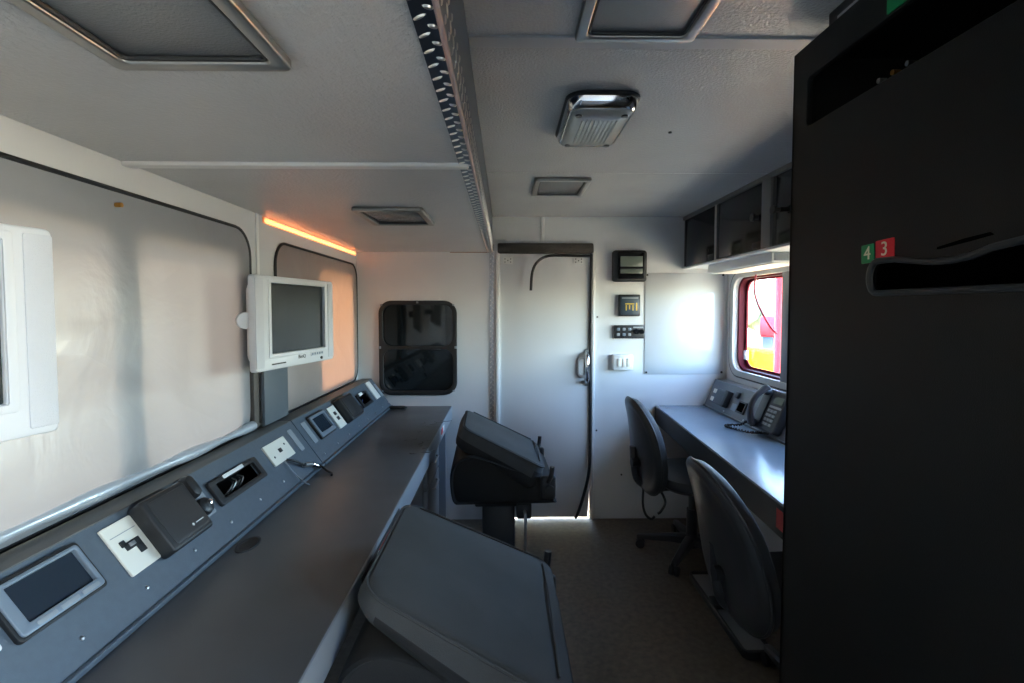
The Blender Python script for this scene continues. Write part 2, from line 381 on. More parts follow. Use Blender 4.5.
# ------------------------------------------------------------------ the sliding door
dr = root('door_1', None, None, (.265, YB, 0), kind='structure')
dp = finish('door_panel', plate([(-.036, .012), (.555, .012), (.560, .10), (.566, .26), (.566, 1.77), (-.036, 1.77)], [], .034, WY(YB + .03, -1), .001), m_door, dr)
finish('jamb', bx((-.060, YB - .022, 0), (-.034, YB + .03, 1.79), .004), m_white, dr)
finish('jamb', bx((-.074, YB - .010, 0), (-.064, YB, 1.79), .003), m_white, dr)
finish('jamb', bx((.574, YB - .020, 0), (.592, YB + .02, 1.79), .004), m_white, dr)
finish('header_brush', bx((-.048, YB - .038, 1.772), (.578, YB, 1.838), .010), m_brush, dr)
for x in (-.012, .452):
    hg = finish('hanger_plate', bx((x, YB - .008, 1.705), (x + .062, YB - .003, 1.748), .002), m_white, dr)
    for a, b in ((.012, .012), (.012, .032), (.031, .022), (.05, .012), (.05, .032)):
        finish('screw', cy((x + a, YB - .011, 1.705 + b), (x + a, YB - .007, 1.705 + b), .004, 8), m_blackpl, hg)
finish('loose_seal', tb([(.555, YB - .025, 1.755), (.40, YB - .03, 1.758), (.285, YB - .035, 1.755), (.215, YB - .05, 1.72), (.178, YB - .055, 1.65), (.168, YB - .05, 1.53)], .009, sm=6), m_black, dr)
finish('edge_seal', tb([(.566, YB - .014, 1.77), (.566, YB - .014, 1.1), (.566, YB - .014, .52), (.556, YB - .03, .33), (.52, YB - .05, .18), (.478, YB - .06, .055), (.462, YB - .055, .03)], .010, sm=6), m_black, dr)
hp = finish('handle_plate', bx((.528, YB - .012, .90), (.560, YB - .004, 1.145), .004), m_steel, dr)
finish('handle_grip', tb([(.540, YB - .012, .925), (.538, YB - .05, .95), (.536, YB - .06, 1.02), (.538, YB - .05, 1.095), (.540, YB - .012, 1.12)], .014, sm=6, n=10), m_chrome, hp)
finish('handle_guard', plate(rrect(.478, .955, .540, 1.10, .03), [rrect(.494, .975, .53, 1.08, .017)], .014, WY(YB - .004, -1), .004), m_steel, hp)

# ------------------------------------------------------------------ ceiling lights
def recessed(label, loc, wx=.262, wy=.33):
    r = root('ceiling_light', label, 'ceiling light', loc, group='recessed ceiling lights', local=True)
    a, b = wx / 2, wy / 2
    finish('lamp_frame', plate(rrect(-a, -b, a, b, .014), [rrect(-a + .024, -b + .024, a - .024, b - .024, .012)], .016, WZ(0, -1), .004), m_frame, r)
    l = finish('lamp_lens', bx((-a + .02, -b + .02, -.007), (a - .02, b - .02, -.001), .003), m_lens, r)
    finish('lens_gasket', tb([(x, y, -.009) for x, y in rrect(-a + .027, -b + .027, a - .027, b - .027, .012)], .004, closed=True, n=6), m_black, l)
    return r
recessed('large unlit ceiling light nearest the camera, on the lower left ceiling', (-.449, .612, ZL))
recessed('small looking unlit ceiling light on the lower left ceiling above the black window', (-.432, 2.012, ZL))
recessed('unlit ceiling light cut by the top of the picture, nearest the black rack', (.284, .965, ZR))
recessed('unlit ceiling light on the higher ceiling just in front of the sliding door', (.270, 2.48, ZR))
b = root('bulkhead_light', 'chrome bulkhead lamp with ribbed glass bulging from the right ceiling', 'ceiling light', (.278, 1.588, ZR), local=True)
A, Bq = .103, .188
finish('gasket', pl(rrect(-A, -Bq, A, Bq, .05), [(1, 0), (1.03, -.004), (1.03, -.010), (.98, -.013)], WZ(0)), m_black, b)
body = finish('body', pl(rrect(-A, -Bq, A, Bq, .045), [(.98, -.012), (.97, -.022), (.92, -.038), (.89, -.041), (.88, -.036)], WZ(0)), m_chrome, b)
lens = finish('lens', pl(rrect(-A * .86, -Bq * .88, A * .86, Bq * .88, .03), [(1, -.034), (.98, -.043), (.9, -.048), (.5, -.052), (.1, -.053)], WZ(0)), m_lampglass, b)
for x in (-.066, .066):
    for y in (-.13, .13):
        finish('screw', cy((x, y, -.04), (x, y, -.052), .010, 12), m_blackpl, b)
for i in range(9):
    finish('lens_rib', tb([(-.05 + i * .0125, -.10, -.0505), (-.05 + i * .0125, 0, -.0535), (-.05 + i * .0125, .10, -.0505)], .003, n=6), m_lampglass, lens)

# ------------------------------------------------------------------ left desk
dk = root('worktop', 'long dark grey laminate desk along the film-covered windows', 'desk', (-.6, 1.6, 0))
finish('top', bx((XL + .004, -.6, .735), (-.356, YB - .002, .768), .003), m_desk, dk)
finish('front_edge', bx((-.372, -.6, .682), (-.352, YB - .003, .7665), .005), m_edge, dk)
rc = finish('recess_plate', bx((-.354, 1.20, .690), (-.348, 1.63, .752), .002), m_blackpl, dk)
finish('edge_label', bx((-.350, 1.355, .698), (-.3465, 1.49, .745), .001), m_redst, rc)
finish('edge_label', bx((-.350, 1.335, .698), (-.3465, 1.357, .745), .001), m_tag, rc)
finish('edge_label', bx((-.353, 2.74, .715), (-.350, 2.80, .745), .001), m_redst, dk)
finish('edge_label', bx((-.353, 2.80, .715), (-.350, 2.86, .745), .001), m_tag, dk)
finish('support_panel', bx((-.47, -.55, .0), (-.45, 1.15, .736)), m_cons, dk, False)
finish('support_panel', bx((XL + .01, 3.24, .0), (-.39, 3.27, .736)), m_edge, dk, False)
finish('grommet', pl([(.027 * math.cos(t), .048 * math.sin(t)) for t in [k * math.pi / 12 for k in range(24)]], [(1, 0), (.98, .003), (.8, .004), (.7, .001)], lambda a, b_, c: (-.700 + a, 1.345 + b_, .768 + c)), m_black, dk)
bm = nb(); rnd = random.Random(5)
for i in range(16):
    x = rnd.uniform(-.50, -.37); y = rnd.uniform(2.2, 2.95); a = rnd.uniform(-1, 1); L = rnd.uniform(.008, .04)
    tube(bm, [(x, y, .7675), (x + L * math.cos(a), y + L * math.sin(a), .7675), (x + 1.7 * L * math.cos(a + .5), y + 1.7 * L * math.sin(a + .5), .7675)], rnd.uniform(.0008, .0018), n=5)
finish('scuff_marks', bm, m_scuff, dk, kind='stuff')
du = root('drawer_unit', 'blue-grey drawer pedestal under the far end of the left desk', 'drawers', (-.6, 2.6, .2))
finish('carcass', bx((-.90, 2.40, .0), (-.40, 2.80, .66), .004), m_edge, du)
for z0, z1 in ((.03, .52), (.53, .65)):
    d_ = finish('drawer', bx((-.40, 2.405, z0), (-.375, 2.795, z1), .004), m_edge, du)
    finish('handle', tb([(-.375, 2.52, z1 - .03), (-.36, 2.53, z1 - .03), (-.36, 2.67, z1 - .03), (-.375, 2.68, z1 - .03)], .005), m_steel, d_)

# left sloping consoles: (y, s, n) on the slope -> world
F0 = Vector((-.745, .775)); F1 = Vector((-.875, .955)); LS = (F1 - F0).length; E1 = (F1 - F0) / LS; EN = Vector((E1.y, -E1.x))
def sl_(y, s, n=0): return (F0.x + E1.x * s + EN.x * n, y, F0.y + E1.y * s + EN.y * n)
def SLP(y0=0, s0=0): return lambda a, b, c: sl_(y0 + a, s0 + b, c)
def sbox(y0, s0, y1, s1, n0, n1, r=.006, bev=.001):
    return plate(rrect(y0, s0, y1, s1, r, 3), [], n1 - n0, lambda a, b, c: sl_(a, b, n0 + c), bev)
def console(label, y0, y1, holes):
    c = root('console', label, 'console', (-.85, (y0 + y1) / 2, .775), group='sloping device consoles on the left desk')
    prof = [(-.739, .768), (-.745, .775), (-.745 + .0, .775)]
    finish('slope_panel', plate([(y0, 0), (y1, 0), (y1, LS), (y0, LS)], holes, .004, lambda a, b, cc: sl_(a, b, cc - .004)), m_cons, c, False)
    for ys in (y0 + .001, y1 - .004):
        bm = nb()
        loft(bm, [[(x, yy, z) for x, z in ((-.742, .7685), (-.748, .775), (-.877, .951), (-.935, .951), (-.935, .7685))] for yy in (ys, ys + .003)])
        finish('end_cheek', bm, m_cons, c, False)
    finish('top_strip', bx((-.938, y0, .950), (-.873, y1, .9555), .002), m_consd, c)
    finish('back_board', bx((-.942, y0, .769), (-.936, y1, .952)), m_consd, c, False)
    finish('front_lip', bx((-.748, y0, .7685), (-.736, y1, .782), .004), m_cons, c)
    finish('inner_floor', bx((-.935, y0 + .005, .769), (-.76, y1 - .005, .772)), m_void, c, False)
    y = y0 + .06
    while y < y1:
        finish('screw', pl([(.0045 * math.cos(t), .0045 * math.sin(t)) for t in [k * math.pi / 5 for k in range(10)]], [(1, 0), (.9, .002), (.4, .003)], SLP(y, .044 if y < 2 else .03)), m_steel, c)
        y += .166
    return c
c1 = console('near sloping grey console with speaker box and open cubby, below big film window', -.20 + .04, 2.033, [rrect(1.42, .108, 1.635, .158, .008)])
c2 = console('far sloping grey console ending at the back wall beside the black window', 2.039, YB - .03, [rrect(2.83, .105, 2.98, .165, .006)])
# touch display
def display(c, y0, s0, y1, s1, inset, hh):
    d = finish('display', plate(rrect(y0, s0, y1, s1, .008), [rrect(y0 + inset[0], s0 + inset[1], y1 - inset[2], s1 - inset[3], .003)], hh, SLP(), .002), m_bezel, c)
    finish('display_rim', plate(rrect(y0 - .006, s0 - .006, y1 + .006, s1 + .006, .01), [rrect(y0, s0, y1, s1, .008)], hh * .7, SLP(), .001), m_black, d)
    finish('screen', sbox(y0 + inset[0] - .002, s0 + inset[1] - .002, y1 - inset[2] + .002, s1 - inset[3] + .002, .001, hh * .35, .003, 0), m_screenb, d)
    return d
d1 = display(c1, .815, .103, .985, .200, (.020, .017, .010, .008), .014)
for k in range(3): finish('soft_key', sbox(.842 + .046 * k, .1065, .880 + .046 * k, .1145, .013, .0155, .002, .0005), m_taped, d1)
finish('grey_label', sbox(.772, .108, .793, .17, 0, .002), m_tag, c1)
# outlet plate with moulded socket
p1 = finish('socket_plate', sbox(1.047, .080, 1.134, .201, 0, .006, .004, .0015), m_cream, c1)
finish('socket_hole', join(sbox(1.072, .132, 1.116, .150, .005, .008, .002, .0005), sbox(1.098, .113, 1.116, .135, .005, .008, .002, .0005), sbox(1.066, .143, 1.080, .158, .005, .008, .002, .0005)), m_black, p1)
finish('socket_key', sbox(1.083, .137, 1.10, .146, .0075, .0095, .001, .0004), m_steel, p1)
finish('plate_line', sbox(1.055, .172, 1.126, .1735, .0055, .0068, .0005, 0), m_taped, p1)
# black speaker box
sp = finish('speaker_box', plate(rrect(1.133, .068, 1.286, .210, .010), [], .040, SLP(), .007), m_blackpl, c1)
finish('speaker_face', sbox(1.147, .08, 1.276, .198, .039, .0425, .008, .0015), m_shell, sp)
finish('badge', join(sbox(1.232, .098, 1.262, .1005, .042, .0435, .0008, 0), pl([(.004 * math.cos(t), .004 * math.sin(t)) for t in [k * math.pi / 6 for k in range(12)]], [(1, 0), (.8, .001)], lambda a, b_, cc: sl_(1.222 + a, .099 + b_, .0425 + cc))), m_tag, sp)
# silver plate with rocker and knob
sv = finish('control_plate', sbox(1.296, .092, 1.372, .216, 0, .003, .006, .001), m_taped, c1)
finish('rocker', pl(rrect(-.017, -.034, .017, .034, .015), [(1, 0), (1, .012), (.85, .022), (.5, .025)], SLP(1.335, .186)), m_blackpl, sv)
kn = finish('knob', pl([(.024 * math.cos(t), .024 * math.sin(t)) for t in [k * math.pi / 12 for k in range(24)]], [(1.05, 0), (1.05, .008), (.95, .016), (.7, .020)], SLP(1.338, .122)), m_blackpl, sv)
finish('knob_cap', pl([(.008 * math.cos(t), .008 * math.sin(t)) for t in [k * math.pi / 8 for k in range(16)]], [(1, .018), (.9, .026), (.4, .028)], SLP(1.345, .124)), m_chrome, kn)
# open cubby with loose wires
cb = finish('cubby_frame', plate(rrect(1.395, .093, 1.658, .171, .008), [rrect(1.422, .110, 1.634, .157, .006)], .012, SLP(), .002), m_blackpl, c1)
finish('cubby_box', bx((-.86, 1.415, .79), (-.78, 1.64, .80)), m_void, cb, False)
finish('white_tag', sbox(1.464, .158, 1.575, .170, .010, .014, .003, .0008), m_tag, cb)
for k in range(4):
    finish('loose_wire', tb([sl_(1.45 + .03 * k, .112, -.02), sl_(1.49 + .02 * k, .132, .006), sl_(1.53 + .015 * k, .15, -.02)], .0025, sm=5, n=6), m_steel if k % 2 else m_blackpl, cb)
# second socket plate and its cable
p2 = finish('socket_plate', sbox(1.735, .101, 1.898, .183, 0, .007, .004, .0015), m_cream, c1)
finish('socket_hole', sbox(1.808, .134, 1.832, .150, .006, .0085, .002, .0005), m_black, p2)
for a, b_ in ((1.762, .130), (1.868, .155)):
    finish('screw', pl([(.0045 * math.cos(t), .0045 * math.sin(t)) for t in [k * math.pi / 5 for k in range(10)]], [(1, .007), (.6, .009)], SLP(a, b_)), m_blackpl, p2)
finish('grey_label', sbox(1.950, .094, 1.986, .193, 0, .003), m_taped, c1)
cl = root('cable', 'short black cable with silver connectors lying over the near console edge', 'cable', sl_(1.82, .10, .01))
finish('lead', tb([sl_(1.815, .100, .008), sl_(1.84, .075, .018), sl_(1.885, .045, .012), sl_(1.93, .03, .012), (-.728, 1.96, .790), (-.70, 1.945, .777), (-.675, 1.925, .774), (-.665, 1.90, .774)], .0045, sm=6), m_black, cl)
finish('connector', tb([sl_(1.885, .045, .012), sl_(1.93, .03, .012)], .009, n=10), m_steel, cl)
finish('connector', tb([sl_(1.94, .028, .012), (-.732, 1.965, .786)], .008, n=10), m_chrome, cl)
finish('lead', tb([sl_(1.80, .098, .006), sl_(1.79, .07, .012), sl_(1.80, .03, .01), (-.725, 1.79, .786), (-.71, 1.80, .772)], .0025, sm=6, n=6), m_taped, cl)
# far console devices
finish('grey_label', sbox(2.080, .088, 2.122, .192, 0, .003), m_taped, c2)
display(c2, 2.155, .09, 2.325, .195, (.018, .020, .012, .012), .014)
p3 = finish('socket_plate', sbox(2.375, .075, 2.468, .193, 0, .008, .004, .0015), m_cream, c2)
for a in (.115, .143): finish('socket_hole', sbox(2.410, a, 2.438, a + .018, .007, .010, .002, .0005), m_black, p3)
sp2 = finish('speaker_box', plate(rrect(2.482, .072, 2.68, .204, .012), [], .042, SLP(), .008), m_blackpl, c2)
finish('speaker_face', sbox(2.50, .085, 2.665, .19, .041, .0445, .008, .0015), m_shell, sp2)
finish('rocker', pl(rrect(-.014, -.02, .014, .02, .012), [(1, 0), (1, .012), (.8, .02)], SLP(2.715, .185)), m_blackpl, c2)
finish('knob', pl([(.018 * math.cos(t), .018 * math.sin(t)) for t in [k * math.pi / 8 for k in range(16)]], [(1, 0), (1, .012), (.7, .018)], SLP(2.75, .10)), m_blackpl, c2)
cb2 = finish('cubby_frame', plate(rrect(2.81, .090, 3.0, .176, .006), [rrect(2.832, .107, 2.978, .163, .004)], .010, SLP(), .002), m_blackpl, c2)
finish('white_tag', sbox(2.85, .160, 2.91, .178, .008, .013, .003, .0008), m_tag, cb2)
finish('loose_wire', tb([sl_(2.84, .11, -.02), sl_(2.87, .135, .004), sl_(2.9, .15, -.02)], .003, sm=5, n=6), M('wire_blue', (.03, .06, .25), .4), cb2)
finish('socket_plate', sbox(3.09, .09, 3.175, .214, 0, .008, .004, .0015), m_white, c2)
finish('grey_label', sbox(3.215, .085, 3.262, .18, 0, .003), m_taped, c2)
# loose black plug lying on the desk
fc = finish('plug', pl(rrect(-.02, -.06, .02, .06, .018), [(.8, 0), (1, .006), (1, .012), (.7, .018)], lambda a, b_, c: (-.69 + b_, 3.20 + a, .7685 + c)), m_black, label='small black plug lying at the far left corner of the left desk', cat='plug')

# ------------------------------------------------------------------ monitors on the left
ps = root('monitor_post', 'flat grey post standing between the two film windows behind the monitor', 'post', (-.93, 2.03, .956))
finish('post_face', bx((XL + .03, 1.925, .957), (-.925, 2.135, 1.45), .004), m_post, ps)
finish('post_side', bx((XL + .002, 1.885, .957), (-.945, 1.924, 1.45), .003), m_postd, ps)  # shadowed side of the post, its shade put into the brown colour
def monitor(label, loc, rz):
    m = root('monitor', label, 'monitor', loc, rz, 'silver television monitors on the left wall', local=True)
    # local: +X towards the room, Y along the wall, Z up
    W, H = .246, .164
    finish('back_shell', pl(rrect(-W, -H, W, H, .012), [(.74, -.075), (.80, -.06), (.90, -.03), (.96, -.018)], lambda a, b_, c: (c, a, b_)), m_moni, m)
    fr = finish('front_frame', plate(rrect(-W, -H, W, H, .010), [rrect(-.163, -.108, .178, .140, .003)], .026, lambda a, b_, c: (c - .02, a, b_), .004), m_moni, m)
    for s in (-1, 1):
        finish('speaker', plate(rrect(min(s * .205, s * .245), -H + .012, max(s * .205, s * .245), H - .010, .004), [], .004, lambda a, b_, c: (c + .004, a, b_), .001), m_spk, m)
    finish('screen', bx((-.010, -.166, -.111), (-.003, .181, .143)), m_screen, m, False)
    bz = finish('screen_bezel', plate(rrect(-.178, -.122, .192, .154, .006), [rrect(-.164, -.109, .179, .141, .003)], .004, lambda a, b_, c: (c + .005, a, b_), .0015), m_moni, m)
    finish('logo', text('BenQ', .020, .001, lambda a, b_, c: (.0065 + c, a + .015, b_ - .132)), m_post, fr)
    finish('button_strip', bx((.005, .075, -.137), (.008, .165, -.119), .001), m_spk, fr)
    for k in range(5): finish('button', bx((.007, .081 + .017 * k, -.133), (.0095, .091 + .017 * k, -.124), .001), m_bezel, fr)
    finish('power_button', cy((.004, .150, -.149), (.010, .150, -.149), .006, 14), m_black, fr)
    finish('vent_slot', bx((.0055, -.165, -.147), (.0068, -.085, -.142)), m_black, fr)
    finish('arm', tb([(-.07, .02, 0), (-.11, .03, 0)], .028, n=14), m_post, m)
    kn = finish('arm_knob', cy((-.07, -.20, .01), (-.035, -.235, .01), .028, 16), m_moni, m)
    return m
mrz = math.atan2(-.173, 1) * 1
M2 = monitor('silver flat monitor on a post between the two film windows', (-.787, 1.908, 1.361), R(-10.5))
M1 = monitor('silver flat monitor cut off by the left edge of the picture', (-.803, .590, 1.374), R(-15))
finish('wall_arm', bx((-.17, -.02, -.028), (-.10, .03, .028), .006), m_post, M1)

# ------------------------------------------------------------------ fittings on the back wall
t = root('thermostat', 'large black wall display with two grey screens right of the door', 'display', (.81, YB, 1.69))
finish('body', plate(rrect(.702, 1.588, .926, 1.792, .02), [], .040, WY(YB, -1), .008), m_blackpl, t)
finish('face', pl(rrect(-.085, -.088, .085, .088, .012), [(1, 0), (.98, .010), (.5, .016)], lambda a, b_, c: (.818 + a, YB - .039 - c, 1.692 + b_)), m_gloss, t)
finish('screen', bx((.748, YB - .058, 1.685), (.893, YB - .052, 1.752), .002), m_lcd, t)
finish('screen', bx((.748, YB - .058, 1.640), (.893, YB - .052, 1.672), .002), m_lcd, t)
g = root('gauge', 'small square blue-grey gauge with amber figures, below the black wall display', 'gauge', (.815, YB, 1.43))
finish('body', bx((.746, YB - .030, 1.362), (.888, YB, 1.505), .006), m_blackpl, g)
ff = finish('face', bx((.757, YB - .034, 1.374), (.877, YB - .029, 1.493), .003), m_blue, g)
for i in range(3): finish('figure', bx((.790 + .022 * i, YB - .0355, 1.400 + .008 * (i % 2)), (.797 + .022 * i, YB - .0335, 1.436)), m_amber, ff, False)
finish('figure', bx((.786, YB - .0355, 1.440), (.845, YB - .0335, 1.447)), m_amber, ff, False)
finish('figure', bx((.858, YB - .0355, 1.40), (.865, YB - .0335, 1.45)), m_amber, ff, False)
finish('mark', bx((.765, YB - .0355, 1.478), (.872, YB - .0335, 1.486)), m_taped, ff, False)
s = root('switch_panel', 'black panel with a row of small knobs and switches below the square gauge', 'panel', (.82, YB, 1.26))
sf = finish('body', bx((.720, YB - .022, 1.216), (.917, YB, 1.304), .004), m_blackpl, s)
for i, x in enumerate((.745, .783, .820)):
    for z in (1.242, 1.277): finish('button', bx((x - .010, YB - .028, z - .009), (x + .010, YB - .021, z + .009), .003), m_bezel if (i + (z > 1.26)) % 2 else m_taped, s)
for x in (.862, .896): finish('knob', cy((x, YB - .036, 1.262), (x, YB - .021, 1.262), .017, 16, .014), m_gloss, s)
finish('mark', bx((.845, YB - .024, 1.286), (.91, YB - .0215, 1.294)), m_taped, s)
l = root('light_switch', 'white double rocker light switch low on the wall right of the door', 'switch', (.78, YB, 1.06))
finish('box', bx((.712, YB - .040, 1.008), (.842, YB, 1.110), .006), m_white, l)
for i in range(3): finish('rocker', bx((.738 + .030 * i, YB - .049, 1.030), (.764 + .030 * i, YB - .038, 1.086), .004), m_cream, l)

# ------------------------------------------------------------------ right side: overhead cabinet, lamp, desk, console
cab = root('overhead_cabinet', 'row of dark overhead wall cabinets above the right window', 'cabinet', (1.32, 2.2, 1.68))
finish('carcass', bx((1.192, 1.20, 1.684), (XR, YB - .002, ZR - .002), .002), m_cabf, cab, False)
finish('bottom_board', bx((1.172, 1.20, 1.672), (XR, YB - .002, 1.684), .002), m_white, cab, False)
finish('top_rail', bx((1.170, 1.20, 1.990), (1.192, YB - .002, ZR - .001), .002), m_cabf, cab)
for y0, y1 in ((2.205, 2.285), (1.6, 1.66)):
    finish('stile', bx((1.168, y0, 1.684), (1.192, y1, 1.992), .002), m_cabf, cab)
finish('stile', bx((1.172, 2.788, 1.684), (1.192, 2.803, 1.992), .001), M('stile_alloy', (.55, .52, .48), .4, .4), cab)
for y0, y1, ky, hy in ((2.806, 3.285, None, (2.81, 2.88)), (2.288, 2.786, 2.325, (2.70, 2.78)), (1.665, 2.202, 2.145, (2.29, 2.35))):
    d_ = finish('cabinet_door', bx((1.176, y0, 1.688), (1.191, y1, 1.988), .003), m_cabd, cab)
    if ky:
        finish('knob', join(cy((1.176, ky, 1.835), (1.150, ky, 1.835), .010, 12), cy((1.152, ky, 1.835), (1.143, ky, 1.835), .020, 16)), m_black, d_)
    finish('hinge', bx((1.171, y0 + .01, 1.692), (1.177, y0 + .085, 1.722), .002), m_black, d_)
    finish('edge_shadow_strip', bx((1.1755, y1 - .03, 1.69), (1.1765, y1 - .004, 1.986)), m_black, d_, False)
lt = root('under_cabinet_light', 'long white light fitting under the overhead cabinets above the right window', 'lamp', (1.30, 2.64, 1.63))
finish('housing', bx((1.222, 2.285, 1.626), (1.40, 3.01, 1.672), .004), m_white, lt)
finish('diffuser', bx((1.235, 2.30, 1.620), (1.385, 2.99, 1.628), .003), m_cream, lt)
finish('end_cap', bx((1.232, 2.279, 1.632), (1.392, 2.287, 1.668), .003), m_taped, lt)
dk2 = root('worktop', 'blue-grey desk under the right window, with two office chairs', 'desk', (1.2, 2.2, 0))
po = [(1.005, YB - .003), (.905, 1.46), (.90, 1.20), (XR - .004, 1.20), (XR - .004, YB - .003)]
finish('top', plate(po, [], .03, WZ(.738), .003), m_deskr, dk2)
def along(t, off): # point on the desk front
    a = Vector(po[0]); b_ = Vector(po[1]); p = a.lerp(b_, t); n = Vector((-(b_ - a).normalized().y, (b_ - a).normalized().x)); n = -n if n.x > 0 else n
    return p + n * off
bm = nb(); a0, a1, b0, b1 = along(0, .004), along(1.13, .004), along(0, -.014), along(1.13, -.014)
loft(bm, [[(p.x, p.y, z) for p in (a0, a1, b1, b0)] for z in (.655, .762)])
finish('front_apron', bm, M('apron_dark', (.009, .009, .010), .45), dk2, False)
bm = nb(); a0, a1, b0, b1 = along(.905, .006), along(.94, .006), along(.905, .003), along(.94, .003)
loft(bm, [[(p.x, p.y, z) for p in (a0, a1, b1, b0)] for z in (.680, .745)])
finish('edge_label', bm, m_redst, dk2, False)
finish('support_panel', bx((1.05, 1.22, 0), (1.44, 1.25, .738)), m_edge, dk2, False)
finish('side_panel', bx((1.40, 1.30, .0), (1.42, 2.45, .60), .002), m_white, dk2, False)

G0 = Vector((1.325, .775)); G1 = Vector((1.398, .945)); LG = (G1 - G0).length; H1 = (G1 - G0) / LG; HN = Vector((-H1.y, H1.x))
def sr_(y, s, n=0): return (G0.x + H1.x * s + HN.x * n, y, G0.y + H1.y * s + HN.y * n)
def rbox_(y0, s0, y1, s1, n0, n1, r=.004, bev=.001):
    return plate(rrect(min(y0, y1), s0, max(y0, y1), s1, r, 3), [], n1 - n0, lambda a, b_, c: sr_(a, b_, n0 + c), bev)
c3 = root('console', 'light grey sloping console on the right desk beneath the window', 'console', (1.4, 2.4, .77))
m_cons2 = M('console_paint_right', (.13, .145, .165), .38, bump=(420, .2))
finish('slope_panel', rbox_(1.3, 0, 3.285, LG, -.004, 0, .002, 0), m_cons2, c3, False)
finish('top_strip', bx((1.394, 1.3, .940), (XR - .002, 3.285, .946), .002), m_cons2, c3)
bm = nb()
loft(bm, [[(x, yy, z) for x, z in ((1.322, .769), (1.329, .778), (1.40, .941), (XR - .004, .941), (XR - .004, .769))] for yy in (3.284, 3.288)])
finish('end_cheek', bm, m_cons2, c3, False)
finish('front_lip', bx((1.318, 1.3, .7685), (1.332, 3.285, .780), .003), m_cons, c3)
pw = finish('socket_plate', rbox_(3.235, .035, 3.165, .13, 0, .006), m_cons, c3)
for a in (.045, .098): finish('socket', rbox_(3.222, a, 3.180, a + .028, .005, .009), m_cream, pw)
spk = finish('speaker_box', rbox_(3.12, .035, 2.985, .135, 0, .03, .01, .006), m_phone, c3)
finish('speaker_grille', rbox_(3.02, .04, 2.975, .14, 0, .034, .006, .004), m_black, c3)
finish('rocker', rbox_(2.925, .115, 2.885, .155, 0, .018, .012, .005), m_blackpl, c3)
finish('socket_plate', rbox_(2.93, .040, 2.87, .082, 0, .006), m_bezel, c3)
cbx = finish('cubby_frame', rbox_(2.86, .040, 2.77, .112, 0, .010), m_blackpl, c3)
finish('cubby_hole', rbox_(2.85, .05, 2.78, .102, .0095, .0105, .003, 0), m_void, cbx)
for y in (3.0, 2.75, 2.3): finish('screw', cy(sr_(y, .015, 0), sr_(y, .015, .003), .005, 8), m_steel, c3)

# telephone on the right console
ph = root('telephone', 'dark grey desk telephone with handset leaning on the right console', 'telephone', sr_(2.5, .0, 0))
def T(a, b_, c): return sr_(2.475 - a, .012 + b_, .004 + c)     # a: user's right, b: up, c: out
bm = plate(rrect(-.105, 0, .105, .215, .016), [], .042, T, .008)
base = finish('base', bm, m_phone, ph)
finish('cradle', plate(rrect(-.098, .02, -.03, .20, .02), [], .010, lambda a, b_, c: T(a, b_, c + .040), .003), m_blackpl, base)
hs = nb(); 
hp_ = [(-.066, .005, .060), (-.066, .03, .078), (-.066, .07, .098), (-.066, .11, .104), (-.066, .15, .098), (-.066, .19, .078), (-.066, .215, .060)]
hp_ = [Vector(q) for q in smooth_pts(hp_, 4)]
rings = []
for i, q in enumerate(hp_):
    tt = i / (len(hp_) - 1); wv = .021 + .010 * abs(2 * tt - 1) ** 2; th_ = .013 + .006 * abs(2 * tt - 1) ** 3
    if i in (0, len(hp_) - 1): wv *= .75; th_ *= .6
    d_ = (hp_[min(i + 1, len(hp_) - 1)] - hp_[max(i - 1, 0)]).normalized(); nn = Vector((0, -d_.z, d_.y))
    rings.append([T(*(q + Vector((1, 0, 0)) * (wv * math.cos(t_)) + nn * (th_ * math.sin(t_)))) for t_ in [k * math.pi / 6 for k in range(12)]])
loft(hs, rings); finish('handset', hs, M('handset_mauve', (.05, .045, .05), .42), ph)
for b_ in (.018, .195):
    bm = nb(); loft(bm, [[T(-.066 + .026 * math.cos(t_) * r_, b_ + .022 * math.sin(t_) * r_, c) for t_ in [k * math.pi / 8 for k in range(16)]] for r_, c in ((.8, .042), (1, .052), (1, .070))])
    finish('ear_cup', bm, m_phone, ph)
finish('display', plate(rrect(.005, .145, .085, .182, .003), [], .004, lambda a, b_, c: T(a, b_, c + .041), .001), m_lcd, base)
finish('label_strip', plate(rrect(-.012, .122, .090, .133, .002), [], .003, lambda a, b_, c: T(a, b_, c + .041), .0005), m_key, base)
for r_ in range(4):
    for q in range(3):
        finish('key', plate(rrect(-.012 + q * .028, .028 + r_ * .0235, .009 + q * .028, .042 + r_ * .0235, .003, 2), [], .005, lambda a, b_, c: T(a, b_, c + .041), .001), m_key, base)
bm = nb(); path = smooth_pts([T(-.066, -.002, .055), (1.30, 2.635, .81), (1.27, 2.66, .785), (1.215, 2.685, .778), (1.195, 2.66, .778), (1.215, 2.60, .778), (1.255, 2.53, .778), (1.29, 2.49, .785), T(.03, -.005, .02)], 26)
co = []
for i, q in enumerate(path):
    a = i * 1.15; co.append(q + Vector((.0045 * math.cos(a), .004 * math.sin(a * .5), .0045 * math.sin(a))))
tube(bm, co, .0035, n=6); finish('coiled_cord', bm, m_black, ph)

cw = finish('hanging_wire', tb([(1.455, 2.89, 1.61), (1.452, 2.90, 1.53), (1.45, 2.86, 1.45), (1.45, 2.77, 1.36), (1.45, 2.70, 1.305), (1.455, 2.66, 1.28)], .0055, sm=6), m_pipe, label='thin dark red wire hanging in a curve across the right window', cat='wire')

